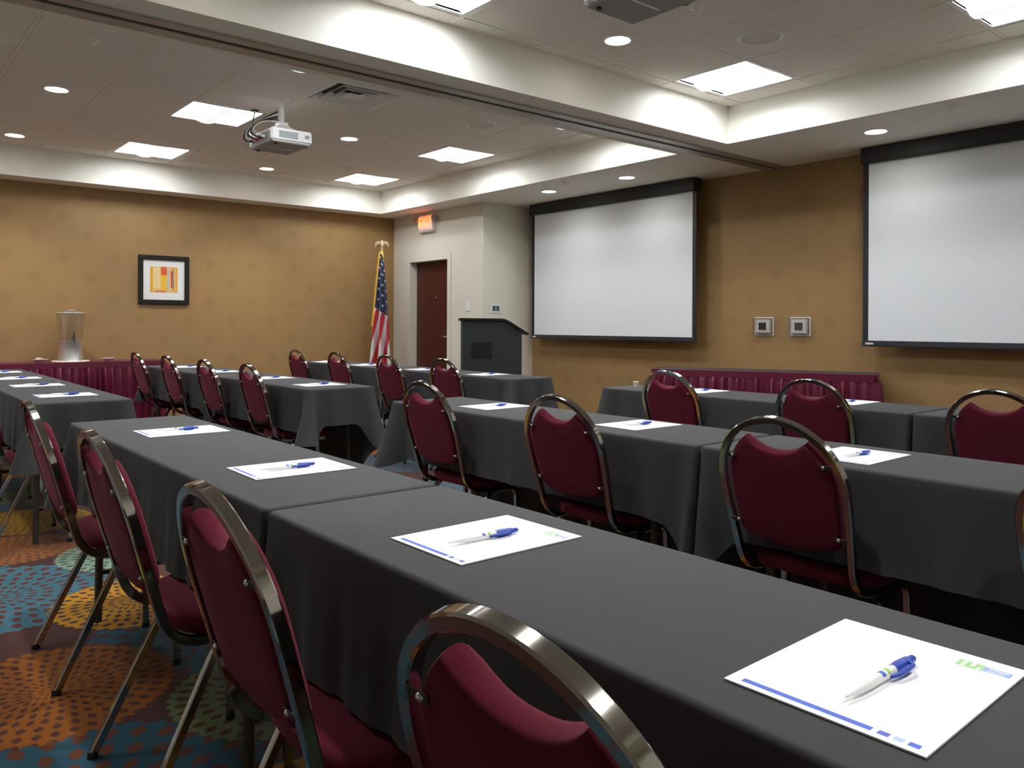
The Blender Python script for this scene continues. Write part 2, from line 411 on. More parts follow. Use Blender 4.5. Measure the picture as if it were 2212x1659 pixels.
# ------------------------------------------------------------------ mesh helpers
class MB:
    def __init__(s): s.v = []; s.f = []
    def add(s, vs, fs):
        b = len(s.v); s.v += [tuple(p) for p in vs]; s.f += [tuple(i + b for i in f) for f in fs]; return s
    def box(s, x0, x1, y0, y1, z0, z1, bev=0.0, seg=1):
        if bev <= 0:
            return s.add([(x, y, z) for z in (z0, z1) for y in (y0, y1) for x in (x0, x1)],
                         [(0, 2, 3, 1), (4, 5, 7, 6), (0, 1, 5, 4), (2, 6, 7, 3), (0, 4, 6, 2), (1, 3, 7, 5)])
        bm = bmesh.new(); bmesh.ops.create_cube(bm, size=1)
        for q in bm.verts:
            q.co = Vector(((x0 + x1) / 2 + q.co.x * (x1 - x0), (y0 + y1) / 2 + q.co.y * (y1 - y0), (z0 + z1) / 2 + q.co.z * (z1 - z0)))
        bmesh.ops.bevel(bm, geom=list(bm.edges), offset=bev, segments=seg, affect='EDGES')
        bm.verts.index_update()
        s.add([q.co[:] for q in bm.verts], [[q.index for q in f.verts] for f in bm.faces]); bm.free(); return s
    def lathe(s, prof, n=24, c=(0, 0, 0), axis='z', capb=True, capt=True):
        vs = []; fs = []; k = len(prof)
        for r, h in prof:
            for i in range(n):
                a = 2 * PI * i / n
                p = (r * math.cos(a), r * math.sin(a), h)
                if axis == 'y': p = (p[0], p[2], -p[1])
                elif axis == 'x': p = (p[2], p[0], p[1])
                vs.append((p[0] + c[0], p[1] + c[1], p[2] + c[2]))
        for j in range(k - 1):
            for i in range(n):
                fs.append((j * n + i, j * n + (i + 1) % n, (j + 1) * n + (i + 1) % n, (j + 1) * n + i))
        if capb: fs.append(tuple(range(n - 1, -1, -1)))
        if capt: fs.append(tuple((k - 1) * n + i for i in range(n)))
        return s.add(vs, fs)
    def sweep(s, path, sec, n0=(0, 0, 1), cap=True, scales=None):
        P = [Vector(p) for p in path]; N = Vector(n0); vs = []; fs = []; m = len(sec); prev = None
        for i, p in enumerate(P):
            if i == 0: tg = (P[1] - P[0]).normalized()
            elif i == len(P) - 1: tg = (P[-1] - P[-2]).normalized()
            else: tg = ((P[i + 1] - p).normalized() + (p - P[i - 1]).normalized()).normalized()
            if prev is not None:
                q = prev.rotation_difference(tg); N = q @ N
            N = (N - tg * N.dot(tg)).normalized(); B = tg.cross(N); prev = tg
            sc = scales[i] if scales else 1.0
            for a, b in sec: vs.append(p + N * a * sc + B * b * sc)
        for i in range(len(P) - 1):
            for j in range(m):
                fs.append((i * m + j, i * m + (j + 1) % m, (i + 1) * m + (j + 1) % m, (i + 1) * m + j))
        if cap:
            fs.append(tuple(range(m - 1, -1, -1))); fs.append(tuple((len(P) - 1) * m + j for j in range(m)))
        return s.add(vs, fs)
    def rings(s, loops, capa=True, capb=True):
        """loops: list of equal-length closed vertex loops"""
        n = len(loops[0]); vs = [p for l in loops for p in l]; fs = []
        for j in range(len(loops) - 1):
            for i in range(n):
                fs.append((j * n + i, j * n + (i + 1) % n, (j + 1) * n + (i + 1) % n, (j + 1) * n + i))
        if capa: fs.append(tuple(range(n - 1, -1, -1)))
        if capb: fs.append(tuple((len(loops) - 1) * n + i for i in range(n)))
        return s.add(vs, fs)
    def mesh(s, name, mat, smooth=None):
        me = bpy.data.meshes.new(name); me.from_pydata(s.v, [], s.f)
        bm = bmesh.new(); bm.from_mesh(me); bmesh.ops.recalc_face_normals(bm, faces=bm.faces); bm.to_mesh(me); bm.free()
        if mat is not None: me.materials.append(mat)
        if smooth is not None:
            me.polygons.foreach_set('use_smooth', [True] * len(me.polygons))
            me.set_sharp_from_angle(angle=math.radians(smooth))
        me.update(); return me
    def build(s, name, mat, parent=None, smooth=None, loc=(0, 0, 0), rz=0):
        return link(name, s.mesh(name, mat, smooth), parent, loc, rz)

def link(name, data, parent=None, loc=(0, 0, 0), rz=0):
    o = bpy.data.objects.new(name, data); C.objects.link(o)
    o.location = loc; o.rotation_euler = (0, 0, rz)
    if parent is not None: o.parent = parent
    return o
def thing(name, label, cat, loc=(0, 0, 0), rz=0, group=None):
    o = link(name, None, None, loc, rz); o.empty_display_size = 0.1
    return tag(o, label, cat, group)
def tag(o, label, cat, group=None):
    o['label'] = label; o['category'] = cat
    if group: o['group'] = group
    return o
def struct(o): o['kind'] = 'structure'; return o
def copy_tree(o, parent=None):
    c = o.copy(); C.objects.link(c)
    if parent is not None: c.parent = parent
    for ch in list(o.children): copy_tree(ch, c)
    return c
def circ(r, n=8): return [(r * math.cos(2 * PI * i / n), r * math.sin(2 * PI * i / n)) for i in range(n)]
def rsec(a, b, ch):
    return [(a, b - ch), (a - ch, b), (-a + ch, b), (-a, b - ch), (-a, -b + ch), (-a + ch, -b), (a - ch, -b), (a, -b + ch)]
def bez(p0, p1, p2, n=8):
    p0, p1, p2 = Vector(p0), Vector(p1), Vector(p2)
    return [p0 * (1 - t) ** 2 + p1 * 2 * t * (1 - t) + p2 * t * t for t in [i / n for i in range(n + 1)]]

# ------------------------------------------------------------------ room shell
struct(MB().box(XL - .15, XR + .15, YB - .15, YF + .15, -0.12, 0.0).build('floor', M['carpet']))
struct(MB().box(XL - .12, XL, YB - .12, YD + .9, 0, 3.0).build('wall_left', M['paper_left']))
struct(MB().box(XRET, XR + .12, YF, YF + .12, 0, 3.0).build('wall_front', M['paper_front']))
struct(MB().box(XR, XR + .12, YB - .12, YF, 0, 3.0).build('wall_right', M['cream']))
struct(MB().box(XL, XR, YB - .12, YB, 0, 3.0).build('wall_back', M['cream']))
DX0, DX1, DZ = -9.05, -8.15, 1.985
w = MB().box(XL, DX0, YD, YD + .14, 0, 3.0).box(DX1, XRET, YD, YD + .14, 0, 3.0).box(DX0, DX1, YD, YD + .14, DZ, 3.0)
struct(w.build('wall_front_left', M['cream']))
struct(MB().box(XRET - .12, XRET, YD + .14, YF + .12, 0, 3.0).build('wall_return', M['cream']))

# door
door = struct(link('door_1', None)); door.location = (DX0, YD, 0)
dw = DX1 - DX0
fr = MB().box(-.05, .018, -.015, .16, 0, DZ + .05).box(dw - .018, dw + .05, -.015, .16, 0, DZ + .05).box(.018, dw - .018, -.015, .16, DZ - .018, DZ + .05)
fr.build('door_frame', M['cream'], door)
leaf = MB().box(.019, dw - .019, .10, .145, .01, DZ - .019, .003).build('door_leaf', M['door'], door)
h = MB().lathe([(.026, 0), (.026, .012), (.010, .014), (.010, .045)], 16, (0, 0, 0), 'y')
h.sweep([(0, .045, 0), (-.02, .052, 0), (-.11, .052, 0)], circ(.009, 8))
hh = h.build('door_handle', M['steel'], leaf, 40, (dw - .07, .10, 1.0)); hh.scale = (1, -1, 1)
ph = MB().lathe([(.011, 0), (.011, .006), (.006, .008)], 12, (0, 0, 0), 'y').build('peephole', M['steel'], leaf, 40, (.47, .10, 1.50)); ph.scale = (1, -1, 1)
struct(MB().box(XL, XL + .012, YB, YD, 0, .10).build('baseboard_left', M['slot']))
struct(MB().box(XRET, XR, YF - .012, YF, 0, .10).build('baseboard_front', M['slot']))

# ceiling: plaster soffit with two coffers
mb = MB()
xs = [XL, CL[0], CL[1], CR[0], CR[1], XR]; ys = [YB, CL[2], CL[3], YF]
for i in range(5):
    for j in range(3):
        if j == 1 and i in (1, 3): continue
        mb.add([(xs[i], ys[j], ZS), (xs[i + 1], ys[j], ZS), (xs[i + 1], ys[j + 1], ZS), (xs[i], ys[j + 1], ZS)], [(0, 3, 2, 1)])
for (a, b, c, d) in (CL, CR):
    q = [(a, c), (b, c), (b, d), (a, d)]
    for k in range(4):
        p0, p1 = q[k], q[(k + 1) % 4]
        mb.add([(p0[0], p0[1], ZS), (p1[0], p1[1], ZS), (p1[0], p1[1], ZC + .06), (p0[0], p0[1], ZC + .06)], [(0, 1, 2, 3)])
    mb.add([(a, c, ZC + .06), (b, c, ZC + .06), (b, d, ZC + .06), (a, d, ZC + .06)], [(0, 3, 2, 1)])
me = bpy.data.meshes.new('ceiling'); me.from_pydata(mb.v, [], mb.f); me.materials.append(M['plaster'])
bm = bmesh.new(); bm.from_mesh(me); bmesh.ops.remove_doubles(bm, verts=bm.verts, dist=1e-5); bm.to_mesh(me); bm.free()
ceiling = struct(link('ceiling', me))

GYL = [CL[2]] + [5.11 - T * k for k in range(10, -1, -1)] + [CL[3]]
GXL = [CL[0]] + [-8.82 + T * k for k in range(8)] + [CL[1]]
GXR = [CR[0]] + [-3.65 + T * k for k in range(8)] + [CR[1]]
# cells (column, row by lower-left grid corner) taken by fixtures
def cell(x, y): return (round(x, 2), round(y, 2))
TROFF = []
for y in (4.50, 2.06, -0.38):
    for x in (-8.82, -6.99, -5.16): TROFF.append((x, y, 'L'))
    for x in ((-3.65, -1.82, 0.01) if y > 0 else (-3.65,)): TROFF.append((x, y, 'R'))
VENT = (-5.77, 2.67); PANEL = (-8.82, 2.67)
taken = {cell(x, y) for x, y, _ in TROFF} | {cell(*VENT), cell(*PANEL)}
tile_cache = {}
def tile_mesh(w_, d_):
    k = (round(w_, 3), round(d_, 3))
    if k not in tile_cache:
        g = 0.004
        m_ = MB()
        a, b, e = w_ / 2 - g, d_ / 2 - g, 0.010
        m_.rings([[(-a, -b, .012), (a, -b, .012), (a, b, .012), (-a, b, .012)], [(-a, -b, .005), (a, -b, .005), (a, b, .005), (-a, b, .005)],
                  [(-a + e, -b + e, .005), (a - e, -b + e, .005), (a - e, b - e, .005), (-a + e, b - e, .005)],
                  [(-a + e + .003, -b + e + .003, -.003), (a - e - .003, -b + e + .003, -.003), (a - e - .003, b - e - .003, -.003), (-a + e + .003, b - e - .003, -.003)]])
        tile_cache[k] = m_.mesh('ceiling_tile', M['tile'])
    return tile_cache[k]
for gx, (a, b, c, d) in ((GXL, CL), (GXR, CR)):
    bars = MB()
    for i in range(len(gx) - 1):
        for j in range(len(GYL) - 1):
            if cell(gx[i], GYL[j]) in taken: continue
            link('ceiling_tile', tile_mesh(gx[i + 1] - gx[i], GYL[j + 1] - GYL[j]), ceiling,
                 ((gx[i] + gx[i + 1]) / 2, (GYL[j] + GYL[j + 1]) / 2, ZC))
    for x in gx[1:-1]: bars.box(x - .011, x + .011, c, d, ZC + .001, ZC + .03)
    for y in GYL[1:-1]: bars.box(a, b, y - .011, y + .011, ZC + .0005, ZC + .0295)
    bars.box(a, a + .018, c, d, ZC - .001, ZC + .004).box(b - .018, b, c, d, ZC - .001, ZC + .004)
    bars.box(a, b, c, c + .018, ZC - .001, ZC + .004).box(a, b, d - .018, d, ZC - .001, ZC + .004)
    bars.build('tile_grid', M['tgrid'], ceiling)
# folding-partition track along the beam
tr = MB().box(-4.19, -4.095, YB, YF - .005, ZS - .012, ZS).box(-4.055, -3.985, YB, YF - .005, ZS - .012, ZS)
track = tr.build('partition_track', M['track'], ceiling)
MB().box(-4.095, -4.055, YB, YF - .005, ZS - .003, ZS + .0).build('track_slot', M['slot'], track)

# ------------------------------------------------------------------ ceiling fixtures
tro_meshes = {}
def troffer(x, y, label, group):
    t = thing('ceiling_light', label, 'ceiling light', (x + T / 2, y + T / 2, ZC), 0, group)
    if not tro_meshes:
        h = .300; o = .278
        m_ = MB()
        for (a0, a1, b0, b1) in ((-h, h, -h, -o), (-h, h, o, h), (-h, -o, -o, o), (o, h, -o, o)): m_.box(a0, a1, b0, b1, -.004, .012)
        tro_meshes['frame'] = m_.mesh('frame', M['white_metal'])
        for k, sg in (('reflector_a', -1), ('reflector_b', 1)):   # curved cove from the frame up to the lamp basket
            pts = [(sg * (o - (o - .10) * q), .002 + .050 * math.sin(q * PI / 2)) for q in [i / 8 for i in range(9)]]
            vs = []; fs = []
            for yy, zz in pts: vs += [(-o, yy, zz), (o, yy, zz)]
            for i in range(8): fs.append((2 * i, 2 * i + 1, 2 * i + 3, 2 * i + 2))
            tro_meshes[k] = MB().add(vs, fs).mesh('reflector', M['lamp'], 60)
        m_ = MB(); vs = []; fs = []
        pr = [(.115 * math.cos(PI * i / 12), .046 - .070 * math.sin(PI * i / 12)) for i in range(13)]
        for yy, zz in pr: vs += [(-o, yy, zz), (o, yy, zz)]
        for i in range(12): fs.append((2 * i, 2 * i + 1, 2 * i + 3, 2 * i + 2))
        fs += [tuple(2 * i for i in range(13)), tuple(2 * i + 1 for i in range(12, -1, -1))]
        tro_meshes['basket'] = m_.add(vs, fs).mesh('lamp_basket', M['basket'], 50)
        m_ = MB().box(-h, h, -h, h, .056, .058)
        for sg in (-1, 1): m_.add([(sg * o, -o, 0), (sg * o, o, 0), (sg * o, o, .056), (sg * o, -o, .056)], [(0, 1, 2, 3)])
        tro_meshes['housing'] = m_.mesh('housing', M['white_metal'])
    for k, nm in (('frame', 'frame'), ('reflector_a', 'reflector'), ('reflector_b', 'reflector'), ('basket', 'lamp_basket'), ('housing', 'housing')):
        link(nm, tro_meshes[k], t)
    return t
TL = {(-8.82, 4.50): 'square ceiling light nearest the far corner of the left tray ceiling, above the flag',
      (-6.99, 4.50): 'square ceiling light at the front edge of the left tray ceiling, above the door',
      (-5.16, 4.50): 'square ceiling light mostly hidden behind the beam, near the left screen',
      (-8.82, 2.06): 'square ceiling light near the left wall, lower left of the projector',
      (-6.99, 2.06): 'square ceiling light touching the projector cables in the left tray ceiling',
      (-5.16, 2.06): 'square ceiling light seen as a thin bright sliver above the left projector',
      (-3.65, 4.50): 'square ceiling light in the corner of the right tray ceiling beside the round speaker',
      (-1.82, 4.50): 'square ceiling light cut off by the top right corner of the photo',
      (-3.65, 2.06): 'square ceiling light cut off by the top edge above the beam'}
for x, y, s in TROFF:
    troffer(x, y, TL.get((x, y), 'square ceiling light out of view, above and behind the camera'), 'square ceiling lights')

can_m = {}
def can(x, y, z, label, group):
    t = thing('downlight', label, 'downlight', (x, y, z), 0, group)
    if not can_m:
        can_m['trim_ring'] = MB().rings([[(r * math.cos(2 * PI * i / 28), r * math.sin(2 * PI * i / 28), zz) for i in range(28)] for r, zz in
                     ((.092, 0), (.090, -.006), (.078, -.007), (.074, -.002))], False, False).mesh('trim_ring', M['white_metal'], 40)
        can_m['reflector'] = MB().rings([[(r * math.cos(2 * PI * i / 28), r * math.sin(2 * PI * i / 28), zz) for i in range(28)] for r, zz in
                     ((.074, -.002), (.070, -.0005))], False, False).mesh('reflector', M['reflector_cone'], 40)
        can_m['lamp'] = MB().lathe([(.070, -.003), (.052, -.006), (.02, -.008)], 28).mesh('lamp', M['can_lamp'], 60)
    for k in ('trim_ring', 'reflector', 'lamp'): link(k, can_m[k], t)
    ld = bpy.data.lights.new('beam', 'SPOT'); ld.energy = SOF_W if z < 2.7 else CAN_W
    ld.spot_size = math.radians(112 if z > 2.7 else 165); ld.spot_blend = 1.0; ld.shadow_soft_size = .05; ld.color = (1.0, .97, .91)
    link('beam', ld, t, (0, 0, -.014))
for x, y, l in ((-6.73, 1.20, 'round recessed downlight in the left tray ceiling, larger one at upper left'),
                (-8.63, 1.20, 'round recessed downlight at the left edge of the photo beside the ceiling edge'),
                (-8.63, 3.61, 'round recessed downlight below and left of the hanging left projector'),
                (-6.73, 3.61, 'round recessed downlight right of the hanging left projector'),
                (-3.34, 3.60, 'round recessed downlight below the projector at the top edge')):
    can(x, y, ZC - .003, l, 'tray ceiling downlights')
for x, y, l in ((-2.84, 5.84, 'round downlight in the soffit above the right projection screen'),
                (-5.29, 5.84, 'round downlight in the soffit above the right half of the left screen'),
                (-6.39, 5.82, 'round downlight in the soffit above the left end of the left screen')):
    can(x, y, ZS, l, 'soffit downlights')
for x, y in ((-1.5, 1.2), (-3.34, 1.2), (0.3, 1.2)):
    can(x, y, ZC - .003, 'round recessed downlight out of view above and behind the camera', 'tray ceiling downlights')

for i, (x, y, l) in enumerate(((-2.75, 4.21, 'round white ceiling speaker grille beside the corner light, upper right'),
                (-5.51, 4.22, 'round ceiling speaker grille between the beam and the left tray lights'),
                (-7.98, 1.79, 'round dark ceiling speaker grille between the far left downlights and lights'),
                (-7.95, 4.22, 'round ceiling speaker grille just above the far left corner light'))):
    t = thing('ceiling_speaker', l, 'speaker', (x, y, ZC - .003), 0, 'ceiling speakers')
    MB().lathe([(.138, 0), (.136, -.008), (.122, -.011), (.116, -.006), (.116, 0)], 36, capb=False, capt=False).build('flange', M['white_metal'], t, 40)
    MB().lathe([(.117, -.005), (.09, -.003), (.04, -.002), (.005, -.002)], 36).build('grille', M['grille'], t, 40)
for x, y, z, l in ((-2.72, 3.56, ZC - .003, 'small fire sprinkler right of the projector at the top edge'),
                (-7.97, 1.19, ZC - .003, 'small fire sprinkler between the two far left downlights'),
                (-5.49, 3.57, ZC - .003, 'small fire sprinkler right of the square air vent'),
                (-5.44, 1.17, ZC - .003, 'small fire sprinkler in the upper left ceiling near the beam'),
                (-2.20, 5.56, ZS, 'small fire sprinkler in the soffit above the right screen'),
                (-5.89, 5.58, ZS, 'small fire sprinkler in the soffit between two downlights')):
    t = thing('fire_sprinkler', l, 'sprinkler', (x, y, z), 0, 'fire sprinklers')
    MB().lathe([(.042, 0), (.040, -.005), (.018, -.010), (.015, -.012)], 20).build('escutcheon', M['white_metal'], t, 40)
    MB().lathe([(.010, -.010), (.008, -.026), (.020, -.028), (.020, -.031)], 14).build('deflector', M['white_metal'], t, 40)

# square air vent (four-way diffuser)
t = thing('air_vent', 'square louvred ceiling air vent beside the beam, right of the projector mount', 'air vent', (VENT[0] + T / 2, VENT[1] + T / 2, ZC))
def sqring(m_, r0, z0, r1, z1):
    a = [(-r0, -r0, z0), (r0, -r0, z0), (r0, r0, z0), (-r0, r0, z0)]; b = [(-r1, -r1, z1), (r1, -r1, z1), (r1, r1, z1), (-r1, r1, z1)]
    a2 = [(p[0], p[1], p[2] + .003) for p in a]; b2 = [(p[0], p[1], p[2] + .003) for p in b]
    m_.rings([a, b, b2, a2, a], False, False)
m_ = MB(); sqring(m_, .300, -.003, .262, -.006); m_.build('frame', M['white_metal'], t)
MB().box(-.3, .3, -.3, .3, .055, .058).build('backing', M['slot'], t)
for r in (.255, .195, .135):
    m_ = MB(); sqring(m_, r - .045, .040, r, -.008); m_.build('louver', M['white_metal'], t)
MB().box(-.075, .075, -.075, .075, -.010, -.005, .002).build('centre_plate', M['white_metal'], t)
t = thing('access_panel', 'square ceiling access panel beside the light along the left tray edge', 'access panel', (PANEL[0] + T / 2, PANEL[1] + T / 2, ZC))
m_ = MB(); sqring(m_, .300, -.003, .255, -.006); m_.build('frame', M['white_metal'], t)
MB().box(-.256, .256, -.256, .256, -.004, .012).build('panel', M['tile'], t)

# ------------------------------------------------------------------ projectors
def projector(x, y, label, cables):
    t = thing('projector', label, 'projector', (x, y, ZC - .003), 0)
    MB().lathe([(.075, 0), (.075, -.012), (.05, -.022), (.026, -.026)], 24).build('ceiling_plate', M['white_metal'], t, 40)
    MB().lathe([(.022, -.02), (.022, -.200)], 20).build('pole', M['white_metal'], t, 40)
    br = MB()
    br.rings([[(-.035, -.035, -.19), (.035, -.035, -.19), (.035, .035, -.19), (-.035, .035, -.19)],
              [(-.04, -.04, -.215), (.04, -.04, -.215), (.04, .04, -.215), (-.04, .04, -.215)],
              [(-.11, -.09, -.268), (.11, -.09, -.268), (.11, .09, -.268), (-.11, .09, -.268)],
              [(-.11, -.09, -.276), (.11, -.09, -.276), (.11, .09, -.276), (-.11, .09, -.276)]])
    br.build('mount_bracket', M['white_metal'], t)
    x0, x1, y0, y1, z0, z1 = -.225, .205, -.165, .155, -.382, -.276
    body = MB().box(x0, x1, y0, y1, z0 + .012, z1, .010, 2).build('body', M['white_plastic'], t, 40)
    MB().box(x0 + .012, x1 - .012, y0 + .012, y1 - .012, z0, z0 + .013, .004).build('underside', M['proj_bottom'], body)
    MB().box(-.03, -.02, y0 + .05, y1 - .06, z0 - .004, z0 + .001).build('underside_rib', M['white_plastic'], body)
    MB().box(x1 - .001, x1 + .0025, y0 + .055, y0 + .205, z0 + .035, z1 - .022).build('side_vent', M['proj_vent'], body)
    MB().box(x1 - .001, x1 + .002, y1 - .06, y1 - .025, z0 + .05, z0 + .075).build('side_badge', M['grey_plastic'], body)
    MB().box(x0 + .04, x1 - .05, y0 - .003, y0 + .001, z0 + .030, z1 - .02).build('connector_panel', M['grey_plastic'], body)
    MB().lathe([(.042, 0), (.042, .018), (.036, .022), (.030, .016)], 24, (.06, y1, (z0 + z1) / 2), 'y').build('lens', M['dark_plastic'], body, 40)
    for a in (x0 + .05, x1 - .05): MB().lathe([(.012, 0), (.012, -.012)], 12, (a, y0 + .05, z0)).build('foot', M['dark_plastic'], body, 40)
    if cables:
        for k, (sx, col, r, ex) in enumerate(((-.15, 'cable_black', .006, -.30), (-.10, 'cable_white', .005, -.27), (-.05, 'cable_black', .007, -.24), (.02, 'cable_black', .006, -.16), (.08, 'cable_white', .004, -.10))):
            pts = bez((sx, y0 + .004, -.33), (sx - .05, y0 - .10, -.34 + .01 * k), (sx * .6 - .05, y0 - .05, -.25), 8)[:-1] + bez((sx * .6 - .05, y0 - .05, -.25), (ex * .3, y0 + .02, -.17), (-.025, -.02, -.10 - .02 * k), 8)
            MB().sweep(pts, circ(r, 8)).build('cable', M[col], t, 60)
        for sx, col in ((-.15, 'cable_black'), (-.10, 'cable_white'), (-.05, 'red_plug'), (.02, 'cable_black'), (.08, 'cable_white')):
            MB().box(sx - .010, sx + .010, y0 - .03, y0 + .002, -.339, -.321, .003).build('cable_plug', M[col], t)
    return t
projector(-5.875, 2.575, 'white projector hanging from a pole in the left tray ceiling, cables at its back', True)
projector(-2.215, 2.575, 'white projector cut off by the top edge, seen from below, in the right tray ceiling', False)
# dark cable grommet with a short drop lead beside the left projector
t = thing('cable_outlet', 'small round cable outlet with dark rim on the ceiling left of the projector', 'outlet', (-6.34, 2.55, ZC - .003))
MB().lathe([(.030, 0), (.028, -.010), (.022, -.012)], 20).build('rim', M['dark_plastic'], t, 40)
MB().lathe([(.019, -.010), (.017, -.016)], 16).build('cap', M['white_plastic'], t, 40)
MB().sweep(bez((0, 0, -.012), (.02, -.05, -.22), (.14, -.10, -.24), 10) + bez((.14, -.10, -.24), (.24, -.12, -.25), (.32, -.155, -.31), 8)[1:], circ(.005, 8)).build('cable', M['cable_black'], t, 60)

# ------------------------------------------------------------------ projection screens
YSC = 6.35
def proj_screen(x0, label):
    x1 = x0 + 2.42; cx = (x0 + x1) / 2
    t = thing('projection_screen', label, 'screen', (cx, YSC, .99), 0, 'wall projection screens')
    a = (x1 - x0) / 2; z = lambda q: q - .99
    MB().box(-a - .004, a + .004, -.05, .075, z(2.462), z(2.587), .008, 2).build('roller_case', M['screen_black'], t, 40)
    fab = MB().box(-a + .045, a - .045, -.002, .002, z(1.035), z(2.47)).build('screen_sheet', M['screen_white'], t)
    MB().box(-a, -a + .046, -.003, .003, z(1.0), z(2.47)).build('side_border', M['screen_black'], t)
    MB().box(a - .046, a, -.003, .003, z(1.0), z(2.47)).build('side_border', M['screen_black'], t)
    bar = MB().box(-a - .004, a + .004, -.016, .016, z(.990), z(1.037), .007, 2).build('bottom_bar', M['screen_bar'], t, 40)
    MB().box(-a + .030, -a + .095, -.0185, -.015, z(1.006), z(1.021)).build('maker_tag', M['tag'], bar)
    for sx in (-a + .2, a - .2): MB().box(sx - .02, sx + .02, .07, YF - YSC, z(2.50), z(2.53)).build('wall_bracket', M['screen_black'], t)
    return t
proj_screen(-7.265, 'smaller looking white projection screen with black borders, left of the two thermostats')
proj_screen(-3.188, 'white projection screen with black borders cut off by the right edge of the photo')

# ------------------------------------------------------------------ wall devices
for x, l in ((-4.21, 'white thermostat under a clear cover, left one of the pair between the screens'),
             (-3.845, 'white thermostat under a clear cover, right one of the pair between the screens')):
    t = thing('thermostat', l, 'thermostat', (x, YF, 1.07), 0, 'thermostats')
    MB().box(-.074, .074, -.030, 0, .014, .142, .006, 2).build('body', M['white_plastic'], t, 40)
    MB().box(-.040, .036, -.0325, -.029, .044, .112).build('display', M['lcd'], t)
    cov = MB().box(-.092, .092, -.062, -.060, 0, .155).box(-.092, -.090, -.062, 0, 0, .155).box(.090, .092, -.062, 0, 0, .155)
    cov.box(-.09, .09, -.060, 0, .153, .155).box(-.09, .09, -.060, 0, 0, .002)
    cov.build('clear_cover', M['clear'], t)
    MB().box(-.098, .098, -.006, 0, -.006, .006).box(-.098, .098, -.006, 0, .150, .161).box(-.098, -.088, -.006, 0, .006, .150).box(.088, .098, -.006, 0, .006, .150).build('cover_rim', M['white_plastic'], t)
t = thing('light_switch', 'white light switch plate on cream wall right of the dark red door', 'switch', (-7.75, YD, 1.34))
MB().box(-.036, .036, -.006, 0, -.028, .105, .003).build('plate', M['white_plastic'], t)
MB().box(-.016, .016, -.010, -.005, .010, .070, .002).build('rocker', M['white_plastic'], t)
t = thing('wall_control_panel', 'small dark blue control panel on cream wall above the lectern', 'control panel', (XRET, 5.945, 1.29))
MB().box(0, .007, -.075, .075, 0, .105, .003).build('plate', M['white_plastic'], t)
for sy in (-.027, .027):
    MB().box(.006, .011, sy - .022, sy + .022, .026, .086, .002).build('button', M['blue_panel'], t)

# exit sign
t = thing('exit_sign', 'lit red exit sign high on the cream wall above the door', 'exit sign', (-8.60, YD, 2.335))
MB().box(-.16, .16, -.055, 0, 0, .215, .006, 2).build('housing', M['white_plastic'], t, 40)
face = MB().box(-.140, .140, -.058, -.054, .035, .200).build('face', M['exit_red'], t)
fc = bpy.data.curves.new('exit_text', 'FONT'); fc.body = 'EXIT'; fc.size = .165; fc.align_x = 'CENTER'; fc.align_y = 'CENTER'; fc.extrude = .001
to = bpy.data.objects.new('exit_text_tmp', fc); C.objects.link(to)
bpy.context.view_layer.update()
tm = bpy.data.meshes.new_from_object(to.evaluated_get(bpy.context.evaluated_depsgraph_get()))
bpy.data.objects.remove(to); tm.materials.clear(); tm.materials.append(M['exit_text']); tm.name = 'lettering'
lt = link('lettering', tm, face, (0, -.0592, .1175)); lt.rotation_euler = (PI / 2, 0, 0)
for sx in (-1, 1):
    hd = MB().lathe([(.022, 0), (.036, -.02), (.040, -.055), (.034, -.062)], 18, (0, 0, 0), 'y')
    o = hd.build('lamp_head', M['grey_plastic'], t, 40, (sx * .195, -.025, .16)); o.rotation_euler = (0, 0, sx * .4)
    MB().box(sx * .155, sx * .185, -.035, -.015, .15, .17).build('lamp_arm', M['white_plastic'], t)

# picture
t = thing('framed_picture', 'square black framed abstract print in orange and red on the tan wall', 'picture', (XL, 2.757, 1.365))
fw_ = .272
m_ = MB(); hh_ = .545
for (y0, y1, z0, z1) in ((-fw_, fw_, 0, .05), (-fw_, fw_, hh_ - .05, hh_), (-fw_, -fw_ + .05, .05, hh_ - .05), (fw_ - .05, fw_, .05, hh_ - .05)):
    m_.box(0, .032, y0, y1, z0, z1, .004)
m_.build('frame', M['frame_black'], t)
MB().box(.004, .014, -fw_ + .03, fw_ - .03, .03, hh_ - .03).build('mat_board', M['matboard'], t)
MB().box(.0135, .016, -.147, .147, -.143, .143).build('print', M['art'], t, None, (0, 0, hh_ / 2 + .005))

# ------------------------------------------------------------------ flag
FX, FY = -9.06, 5.34
t = thing('flag', 'flag with stars and stripes hanging folded on an eagle topped pole in the corner', 'flag', (FX, FY, 0))
MB().lathe([(.16, 0), (.16, .015), (.05, .035), (.035, .10), (.028, .11)], 24).build('base', M['brass'], t, 40)
MB().lathe([(.014, .05), (.014, 2.10)], 14).build('pole', M['pole_wood'], t, 40)
fin = MB().lathe([(.012, 2.08), (.024, 2.095), (.014, 2.11), (.022, 2.125), (.012, 2.14), (.020, 2.155), (.023, 2.18), (.017, 2.205), (.019, 2.22), (.012, 2.235), (.004, 2.238)], 14).build('eagle_body', M['brass'], t, 40)
VD = Vector((.6, .8, 0))   # wings spread across the view of the room
for sg in (-1, 1):
    pts = [VD * (sg * a) + Vector((0, 0, b)) for a, b in ((.012, 2.195), (.035, 2.212), (.060, 2.205), (.078, 2.180), (.084, 2.150))]
    MB().sweep(pts, [(.012, .005), (-.012, .005), (-.012, -.005), (.012, -.005)], (0, 0, 1), True, [1, 1.5, 1.6, 1.2, .3]).build('wing', M['brass'], fin, 50)
